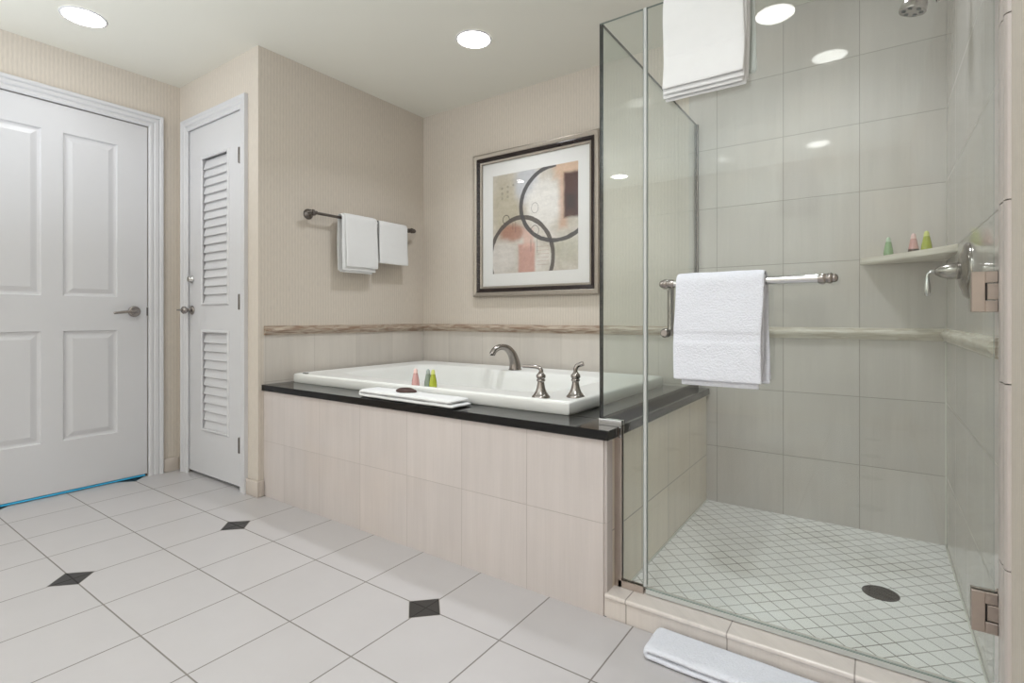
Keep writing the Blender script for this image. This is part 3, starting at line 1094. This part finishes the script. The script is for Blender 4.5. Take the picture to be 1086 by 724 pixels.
folded_c('folded_towel', 'folded white towel lying on the black deck in front of the bath', (-1.672, 1.634, ZD), 0.585, 0.118, 0.017, math.radians(-1.5), 3, M['smooth_cotton'], 'towel')
b = new()
for i in range(1):
    pts = []
    rings = []
    prof = [(0.0, 0.0), (0.9, 0.0), (1.0, 0.25), (0.9, 0.6), (0.6, 0.9), (0.25, 1.0), (0.0, 1.0)]
    for r, h in prof:
        ring_ = []
        for k in range(24):
            a = 2 * PI * k / 24
            rad = r * (1 + 0.12 * math.sin(3 * a + 0.6) + 0.05 * math.sin(7 * a))
            ring_.append((rad * 0.052 * math.cos(a) + 1e-4 * math.cos(a), rad * 0.030 * math.sin(a) + 1e-4 * math.sin(a), h * 0.016 * (1 + 0.25 * math.sin(2 * a))))
        rings.append(ring_)
    loft(b, rings)
o = obj('soap_packet', b, M['brown_cloth'], None, True)
o.location = (-1.72, 1.640, ZD + 0.0352)
o.rotation_euler = (0, 0, 0.1)
tag(o, 'small dark brown packet on the folded towel by the bath', 'soap')

# ---- bath mat towel on the floor
folded_c('bath_mat', 'folded white bath mat on the floor tiles against the shower kerb', (-0.205, 1.499, 0), 0.67, 0.130, 0.0185, math.radians(-0.5), 17, M['terry'], 'bath mat', 0.0025)

# ------------------------------------------------------------------ shower tray, kerb
KY1 = 1.70
b = new()
bx(b, XK, XR, YF + 0.004, KY1, -0.05, 0.060)
bx(b, -0.729, XR, YF - 0.003, KY1, 0.0602, 0.076, 0.006, 3)
bx(b, -0.729, XK, YF + 0.0045, YF + 0.049, 0.0, 0.0602)
o = obj('shower_kerb', b, M['tile_kerb'])
tag(o, 'low beige tiled kerb under the glass shower door', 'kerb')
b = new()
bx(b, XK, XR, KY1, YB, -0.08, SF)
struct('floor_shower', b, M['mosaic'], None, 'small pale mosaic shower floor laid diagonally', 'floor')
b = new()
bx(b, XK, XK + 0.006, KY1, YB, SF, SF + 0.006, 0.002)
bx(b, XR - 0.006, XR, KY1, YB - 0.006, SF, SF + 0.006, 0.002)
bx(b, XR - 0.004, XR, YB - 0.004, YB, SF + 0.006, 0.87)
struct('trim_10', b, M['caulk'], None, 'white caulk line along the shower floor edges', 'trim')

t = thing('shower_drain', (0.012, 2.192, SF), 'round nickel drain grate in the shower floor', 'drain')
b = new()
lathe(b, [(0, 0.0), (0.054, 0), (0.054, 0.0015), (0.050, 0.003), (0.046, 0.003), (0.046, 0.0016), (0.0455, 0.0016)], (0.012, 2.192, SF), (0, 0, 1), 36)
obj('drain_ring', b, M['bronze'], t, 40)
b = new()
lathe(b, [(0, 0), (0.0455, 0), (0.0455, 0.0014), (0, 0.0014)], (0.012, 2.192, SF), (0, 0, 1), 30)
obj('drain_well_shade', b, M['black_parts_gaps'], t, 40)  # flat black disc, the shade inside the drain put into its colour
b = new()
for k in range(-6, 7):
    xx = k * 0.0068
    hl = math.sqrt(max(0.0, 0.045 ** 2 - xx ** 2))
    if hl > 0.006:
        bx(b, 0.012 + xx - 0.0018, 0.012 + xx + 0.0018, 2.192 - hl, 2.192 + hl, SF + 0.0014, SF + 0.0045)
for k in (-1, 0, 1):
    bx(b, 0.012 - 0.04, 0.012 + 0.04, 2.192 + k * 0.022 - 0.0015, 2.192 + k * 0.022 + 0.0015, SF + 0.0014, SF + 0.0045)
obj('drain_grate', b, M['bronze'], t)

# ------------------------------------------------------------------ glass enclosure
GT = 0.0095


def pane(name, poly, plane, axis, parent, edge_mat, pale=()):
    """poly: list of (u,z); extruded GT thick round plane. axis 'y': u is x. faces: glass, edges: edge material"""
    bb = new()
    h = GT / 2
    f = (lambda u, d, z: (u, plane + d, z)) if axis == 'y' else (lambda u, d, z: (plane + d, u, z))
    A = [bb.verts.new(f(u, -h, z)) for u, z in poly]
    Bv = [bb.verts.new(f(u, h, z)) for u, z in poly]
    bb.faces.new(A).material_index = 0
    bb.faces.new(list(reversed(Bv))).material_index = 0
    n = len(poly)
    for i in range(n):
        q = bb.faces.new((A[i], A[(i + 1) % n], Bv[(i + 1) % n], Bv[i]))
        q.material_index = 2 if i in pale else 1
    return obj(name, bb, [M['glass'], edge_mat, M['glass_edge_pale']], parent)


# side screen standing on the deck
t = thing('shower_side_screen', (GX, 2.2, ZD), 'frameless clear glass screen standing on the black deck beside the bath', 'glass screen')
pane('glass_pane', [(GY + 0.005, ZD + 0.008), (YB - 0.004, ZD + 0.008), (YB - 0.004, ZG), (GY + 0.005, ZG)], GX, 'x', t, M['glass_edge'])
b = new()
bx(b, GX - 0.011, GX - 0.0055, GY + 0.012, YB - 0.002, ZD, ZD + 0.022)
bx(b, GX + 0.0055, GX + 0.011, GY + 0.012, YB - 0.002, ZD, ZD + 0.022)
bx(b, GX - 0.0055, GX + 0.0055, GY + 0.012, YB - 0.002, ZD, ZD + 0.006)
obj('channel', b, M['dark_channel'], t)['label'] = 'dark metal channel under the glass'
b = new()
bx(b, GX - 0.010, GX - 0.0055, YB - 0.014, YB, ZD + 0.022, ZG)
bx(b, GX + 0.0055, GX + 0.010, YB - 0.014, YB, ZD + 0.022, ZG)
bx(b, GX - 0.0055, GX + 0.0055, YB - 0.003, YB, ZD + 0.022, ZG)
obj('wall_channel', b, M['bronze'], t)

# fixed front panel, notched over the deck
t = thing('shower_front_panel', (-0.70, GY, 0.076), 'narrow fixed glass panel notched over the corner of the black deck', 'glass panel')
NX = -0.7075
pane('glass_pane', [(GX - 0.005, ZD + 0.008), (NX, ZD + 0.008), (NX, 0.084), (-0.6245, 0.084), (-0.6245, ZG), (GX - 0.005, ZG)], GY, 'y', t, M['glass_edge'], pale=(0, 1, 2, 3, 4))
b = new()
# U channel up the knee wall and along the kerb, capped over the deck
bx(b, XK, NX - 0.0008, GY - 0.010, GY + 0.010, 0.076, ZD - 0.034)
bx(b, NX - 0.0008, -0.697, GY - 0.010, GY - 0.0055, 0.076, ZD + 0.004)
bx(b, NX - 0.0008, -0.697, GY + 0.0055, GY + 0.010, 0.076, ZD + 0.004)
obj('knee_wall_channel', b, M['nickel_rose'], t)
b = new()
bx(b, NX - 0.001, -0.622, GY - 0.010, GY - 0.0055, 0.0762, 0.098)
bx(b, NX - 0.001, -0.622, GY + 0.0055, GY + 0.010, 0.0762, 0.098)
bx(b, NX - 0.001, -0.622, GY - 0.0055, GY + 0.0055, 0.0762, 0.083)
obj('kerb_channel', b, M['nickel_rose'], t)
b = new()
bx(b, GX - 0.006, -0.697, GY - 0.0105, GY - 0.0055, ZD, ZD + 0.022, 0.001)
bx(b, GX + 0.012, -0.697, GY + 0.0055, GY + 0.0105, ZD, ZD + 0.022, 0.001)
bx(b, NX + 0.001, -0.697, GY - 0.0105, GY - 0.0055, ZD - 0.036, ZD, 0.001)
obj('deck_clip', b, M['chrome'], t)['label'] = 'bright metal clip at the deck corner'

# door
t = thing('shower_door', (0.2, GY, 0.09), 'large clear glass shower door hinged on the right wall', 'shower door')
DX0, DX1_ = -0.6165, XR - 0.012
pane('glass_pane', [(DX0, 0.090), (DX1_, 0.090), (DX1_, ZG), (DX0, ZG)], GY, 'y', t, M['glass_edge_pale'])
b = new()
bx(b, -0.6235, -0.6172, GY - 0.0035, GY + 0.0035, 0.1, ZG - 0.001)
bx(b, -0.6215, -0.612, GY - 0.0075, GY - 0.0052, 0.1, ZG - 0.001)
bx(b, -0.6215, -0.612, GY + 0.0052, GY + 0.0075, 0.1, ZG - 0.001)
obj('side_seal', b, M['seal'], t)
b = new()
bx(b, DX0 + 0.002, DX1_, GY - 0.0068, GY - 0.005, 0.079, 0.093)
bx(b, DX0 + 0.002, DX1_, GY + 0.005, GY + 0.0068, 0.079, 0.093)
bx(b, DX0 + 0.002, DX1_, GY - 0.005, GY + 0.005, 0.079, 0.088)
obj('bottom_seal', b, M['seal'], t)
for zc in (1.785, 1.035, 0.285):
    b = new()
    x0, x1, h2 = 0.1845, 0.2265, 0.0475
    for s in (-1, 1):
        ya, yb_ = (GY - 0.0135, GY - 0.005) if s < 0 else (GY + 0.005, GY + 0.0135)
        # plate with a square notch for the knuckle
        bx(b, x0, 0.209, ya, yb_, zc - h2, zc + h2, 0.001, 1)
        bx(b, 0.2091, x1 + 0.005, ya, yb_, zc + 0.021, zc + h2, 0.001, 1)
        bx(b, 0.2091, x1 + 0.005, ya, yb_, zc - h2, zc - 0.021, 0.001, 1)
    hg = obj('hinge', b, M['nickel_rose'], t)
    b = new()
    bx(b, 0.2125, 0.2335, GY - 0.012, GY - 0.004, zc - 0.0185, zc + 0.0185, 0.001, 1)
    bx(b, 0.2125, 0.2335, GY + 0.004, GY + 0.012, zc - 0.0185, zc + 0.0185, 0.001, 1)
    bx(b, 0.2325, XR, GY - 0.026, GY + 0.026, zc - h2, zc + h2, 0.001, 1)
    obj('wall_plate', b, M['nickel_rose'], hg)
    b = new()
    bx(b, 0.2094, 0.2124, GY - 0.0095, GY - 0.0051, zc - 0.020, zc + 0.020)
    bx(b, 0.227, 0.2325, GY - 0.0125, GY + 0.0125, zc + 0.0215, zc + h2 - 0.001)
    bx(b, 0.227, 0.2325, GY - 0.0125, GY + 0.0125, zc - h2 + 0.001, zc - 0.0215)
    obj('knuckle_gap_shade', b, M['black_parts_gaps'], hg)  # black blocks fill the hinge gaps, their shade painted in

# towel bar outside / pull handle inside
HY, HZ = 1.588, 1.077
b = new()
tube(b, [(-0.525, HY, HZ), (-0.105, HY, HZ)], 0.0112, 18)
hb = obj('towel_bar', b, M['chrome'], t, 50)
for xe, s in ((-0.520, -1), (-0.110, 1)):
    b = new()
    lathe(b, [(0.0112, -0.016), (0.0132, -0.010), (0.0132, 0), (0.011, 0.003), (0.0145, 0.008), (0.0145, 0.014), (0.0105, 0.018), (0.0115, 0.022), (0.008, 0.028), (0, 0.030)], (xe, HY, HZ), (s, 0, 0), 18)
    obj('finial', b, M['nickel'], hb, 50)
for xe in (-0.505, -0.120):
    b = new()
    lathe(b, [(0.008, 0), (0.008, 0.046), (0.013, 0.050), (0.013, 0.0558)], (xe, HY, HZ), (0, 1, 0), 16)
    obj('bar_post', b, M['nickel'], hb, 50)
b = new()
tube(b, smooth_path([(-0.552, GY + 0.005, HZ), (-0.552, GY + 0.040, HZ), (-0.552, GY + 0.052, HZ - 0.014), (-0.552, GY + 0.052, HZ - 0.075), (-0.552, GY + 0.052, HZ - 0.140), (-0.552, GY + 0.040, HZ - 0.152), (-0.552, GY + 0.005, HZ - 0.152)], 5), 0.0108, 14)
for zz in (HZ, HZ - 0.152):
    lathe(b, [(0.0, 0), (0.015, 0), (0.015, 0.004), (0.011, 0.009), (0, 0.009)], (-0.552, GY + 0.005, zz), (0, 1, 0), 16)
lathe(b, [(0.0, 0), (0.015, 0), (0.013, 0.006), (0.010, 0.010), (0, 0.010)], (-0.552, GY - 0.005, HZ - 0.152), (0, -1, 0), 16)
obj('pull_handle', b, M['nickel'], t, 50)

# towel over the bar
sh = []
for k, (rad, zf, zb, x0, x1, fl) in enumerate([(0.0275, 0.792, 0.800, -0.499, -0.258, 0.005), (0.0195, 0.776, 0.80, -0.478, -0.266, 0.002), (0.0135, 0.80, 0.79, -0.497, -0.256, 0.0)]):
    sh.append(dict(path=drape(HY, HZ, rad, zf, zb, fl, bands=((0.902, 0.930),) if k == 0 else (), nz=50), xs=lin(x0, x1, 26), thick=0.0065, amp=0.0022, seed=50 + 5 * k, scale=11, edge_wave=0.005, skew=0.015))
towel('bath_towel', 'fluffy white towel draped over the bar of the shower door', 'towel', sh, M['terry'], None, (-0.375, HY, HZ))

# towel folded over the top edge of the glass door
sh = []
for k, (rad, zf, zb, x0, x1, fl) in enumerate([(0.047, 1.678, 1.712, -0.546, -0.311, 0.008), (0.038, 1.665, 1.70, -0.544, -0.307, 0.006), (0.030, 1.656, 1.706, -0.546, -0.311, 0.004), (0.0215, 1.650, 1.705, -0.543, -0.305, 0.0), (0.0135, 1.664, 1.695, -0.540, -0.303, 0.0)]):
    sh.append(dict(path=drape(GY, ZG + 0.004, rad, zf, zb, fl, bands=((1.772, 1.778),) if k == 0 else (), nz=52), xs=lin(x0, x1, 20), thick=0.0068, amp=0.003, seed=80 + 4 * k, scale=8, edge_wave=0.006, skew=0.016))
towel('bath_towel', 'thick white towel folded over the top edge of the glass door', 'towel', sh, M['smooth_cotton'], None, (-0.43, GY, ZG))

# ------------------------------------------------------------------ shower fittings
VY, VZ = 2.165, 1.122
t = thing('shower_valve', (XR, VY, VZ), 'nickel shower mixer with round plate and small lever on the right wall', 'shower valve')
b = new()
lathe(b, [(0, 0), (0.088, 0), (0.088, 0.004), (0.080, 0.012), (0.060, 0.016), (0.056, 0.020), (0.040, 0.024), (0.0, 0.024)], (XR, VY, VZ), (-1, 0, 0), 40)
obj('face_plate', b, M['nickel'], t, 50)
b = new()
lathe(b, [(0.024, 0.018), (0.024, 0.022), (0.0265, 0.026), (0.0265, 0.032), (0.025, 0.048), (0.019, 0.070), (0.012, 0.080), (0.008, 0.084), (0, 0.085)], (XR, VY, VZ), (-1, 0, 0), 28)
obj('valve_body', b, M['nickel'], t, 50)
b = new()
pts = smooth_path([(XR - 0.080, VY, VZ), (XR - 0.092, VY, VZ), (XR - 0.101, VY, VZ - 0.008), (XR - 0.102, VY, VZ - 0.022), (XR - 0.102, VY, VZ - 0.050), (XR - 0.102, VY, VZ - 0.078)], 6)
rr = [0.0055] * 18 + [0.006, 0.0065, 0.0072, 0.008, 0.0088, 0.0092, 0.0095, 0.0098, 0.0098, 0.0095, 0.0088, 0.0075, 0.004]
tube(b, pts, rr[:len(pts)], 14)
obj('lever', b, M['chrome'], t, 50)

SY = 2.13
t = thing('overhead_shower', (XR, SY, 2.115), 'nickel shower head on an arm from the right wall', 'shower head')
b = new()
tube(b, smooth_path([(XR, SY, 2.115), (XR - 0.05, SY, 2.120), (XR - 0.095, SY, 2.100), (XR - 0.118, SY, 2.060)], 6), 0.009, 14)
lathe(b, [(0, 0), (0.028, 0), (0.028, 0.004), (0.012, 0.012), (0, 0.012)], (XR, SY, 2.115), (-1, 0, 0))
obj('shower_arm', b, M['nickel'], t, 50)
b = new()
ax = Vector((-0.25, 0.0, -1)).normalized()
o0 = Vector((XR - 0.117, SY, 2.063))
lathe(b, [(0, 0), (0.014, 0.002), (0.017, 0.014), (0.014, 0.026), (0.018, 0.034), (0.028, 0.052), (0.036, 0.078), (0.0385, 0.098), (0.037, 0.103), (0, 0.103)], o0, ax, 30)
hd = obj('spray_head', b, M['nickel'], t, 50)
b = new()
_, hu, hw = frame_of(ax)
for k in range(6):
    a = 2 * PI * k / 6 + 0.3
    lathe(b, [(0, 0.1015), (0.0062, 0.1015), (0.0062, 0.1045), (0, 0.1045)], o0 + (hu * math.cos(a) + hw * math.sin(a)) * 0.024, ax, 12)
obj('spray_nozzles', b, M['black_parts_gaps'], hd)
b = new()
tube(b, [o0 + ax * 0.05 + Vector((0.02, 0, 0)), o0 + ax * 0.07 + Vector((0.052, 0, 0.004)), o0 + ax * 0.09 + Vector((0.062, 0, 0.0))], 0.0055, 12)
obj('spray_lever', b, M['nickel'], hd, 50)

# corner shelf
t = None
b = new()
sx0, sy0, zs0, zs1 = -0.060, 2.43, 1.208, 1.237
n = 20
front = []
for k in range(n + 1):
    q = k / n
    px_ = sx0 + (XR - sx0) * q
    py_ = YB + (sy0 - YB) * q
    bow = 0.012 * math.sin(PI * q)
    front.append((px_ + bow * 0.75, py_ + bow * 0.5))
poly = front + [(XR, YB)]
lay = [(0.006, zs0), (0.0, zs0 + 0.005), (0.0, zs1 - 0.006), (0.005, zs1)]
rings = []
for off, z in lay:
    rings.append([(x_ + (off * 0.75 if i <= n and 0 < i < n else 0), y_ + (off * 0.66 if i <= n and 0 < i < n else 0), z) for i, (x_, y_) in enumerate(poly)])
loft(b, rings)
o = obj('corner_shelf', b, M['stone_shelf'], None, 40)
tag(o, 'pale stone corner shelf in the shower holding three little bottles', 'shelf')


def on_ray(px, dist_y):
    """x where the image column px meets the plane y"""
    a = (px - 543) / F
    c_, s_ = math.cos(YAW), math.sin(YAW)
    return (c_ * a - s_) / (s_ * a + c_) * dist_y


bottle('toiletry_bottle', (0.042, 2.735, zs1), M['bottle_mint'], 'green toiletry bottle alone at the left of the shower shelf', 'bottles on the shower shelf', 0.078)
bottle('toiletry_bottle', (0.125, 2.700, zs1), M['bottle_pink'], 'pink toiletry bottle in the middle of the shower shelf', 'bottles on the shower shelf', 0.082, True)
bottle('toiletry_bottle', (0.165, 2.665, zs1), M['bottle_green'], 'yellow-green toiletry bottle at the right of the shower shelf', 'bottles on the shower shelf', 0.084)

# ------------------------------------------------------------------ framed print
PX0, PX1, PZ0, PZ1 = -2.255, -1.318, 1.112, 2.070
t = thing('framed_print', ((PX0 + PX1) / 2, YB, PZ0), 'abstract print with two dark rings in a silver and black frame', 'picture')


def frame_ring(name, prof, mat, lab=None):
    bb = new()
    rings = []
    for (cx_, cz_, sx_, sz_) in ((PX0, PZ0, 1, 1), (PX1, PZ0, -1, 1), (PX1, PZ1, -1, -1), (PX0, PZ1, 1, -1)):
        rings.append([(cx_ + sx_ * o_, YB - d_, cz_ + sz_ * o_) for o_, d_ in prof])
    rings.append(rings[0])
    loft(bb, rings, cap=False)
    o = obj(name, bb, mat, t, 30)
    if lab:
        o['label'] = lab
    return o


frame_ring('outer_frame', [(0, 0.001), (0, 0.030), (0.004, 0.036), (0.010, 0.038), (0.024, 0.034), (0.030, 0.030), (0.030, 0.001)], M['frame_silver'], 'silver ribbed outer moulding')
frame_ring('inner_frame', [(0.0302, 0.001), (0.0302, 0.030), (0.036, 0.032), (0.050, 0.026), (0.054, 0.022), (0.054, 0.001)], M['frame_black'], 'glossy black inner moulding')
frame_ring('fillet', [(0.0542, 0.001), (0.0542, 0.022), (0.058, 0.025), (0.066, 0.022), (0.070, 0.014), (0.070, 0.001)], M['frame_silver'], 'thin silver fillet')
b = new(); bx(b, PX0 + 0.069, PX1 - 0.069, YB - 0.0095, YB - 0.002, PZ0 + 0.069, PZ1 - 0.069)
obj('mat_board', b, M['mat_board'], t)['label'] = 'wide white mat'
b = new(); bx(b, -2.101, -1.464, YB - 0.0105, YB - 0.0096, 1.264, 1.913)
obj('print', b, M['print'], t)
b = new(); bx(b, PX0 + 0.0695, PX1 - 0.0695, YB - 0.014, YB - 0.012, PZ0 + 0.0695, PZ1 - 0.0695)
obj('picture_glass', b, M['picture_glass'], t)


# ------------------------------------------------------------------ recessed ceiling lamps
def lamp(x, y, label, p=1.0):
    t = thing('ceiling_light', (x, y, H), label, 'ceiling light', 'recessed ceiling lights')
    bb = new()
    n = 40
    prof = [(0.085, -0.001), (0.0855, -0.005), (0.094, -0.003), (0.096, -0.0005)]
    rings = [[(x + r * math.cos(2 * PI * k / n), y + r * math.sin(2 * PI * k / n), H + z) for k in range(n)] for r, z in prof]
    loft(bb, rings, cap=False)
    obj('trim_ring', bb, M['white_paint'], t, 50)
    bb = new()
    lathe(bb, [(0, 0), (0.0858, 0), (0.083, 0.0035), (0.06, 0.007), (0, 0.0085)], (x, y, H - 0.001), (0, 0, -1), 36)
    obj('lens', bb, M['lens'], t, 50)
    l = area_light('lamp_glow', (0, 0, -0.012), (0, 0, 0), 0.14, 0.14, LAMP_W * p, LAMP_COL, math.radians(125), t, 'DISK')


lamp(-3.195, 0.907, 'round recessed ceiling light above the entrance door', 0.35)
lamp(-1.752, 2.162, 'round recessed ceiling light above the bathtub', 1.35)
lamp(-0.216, 2.162, 'round recessed ceiling light inside the shower', 0.95)
lamp(-0.405, 0.480, 'round recessed ceiling light in front of the shower door', 2.2)
lamp(-2.207, -1.84, 'round recessed ceiling light at the far end of the room')
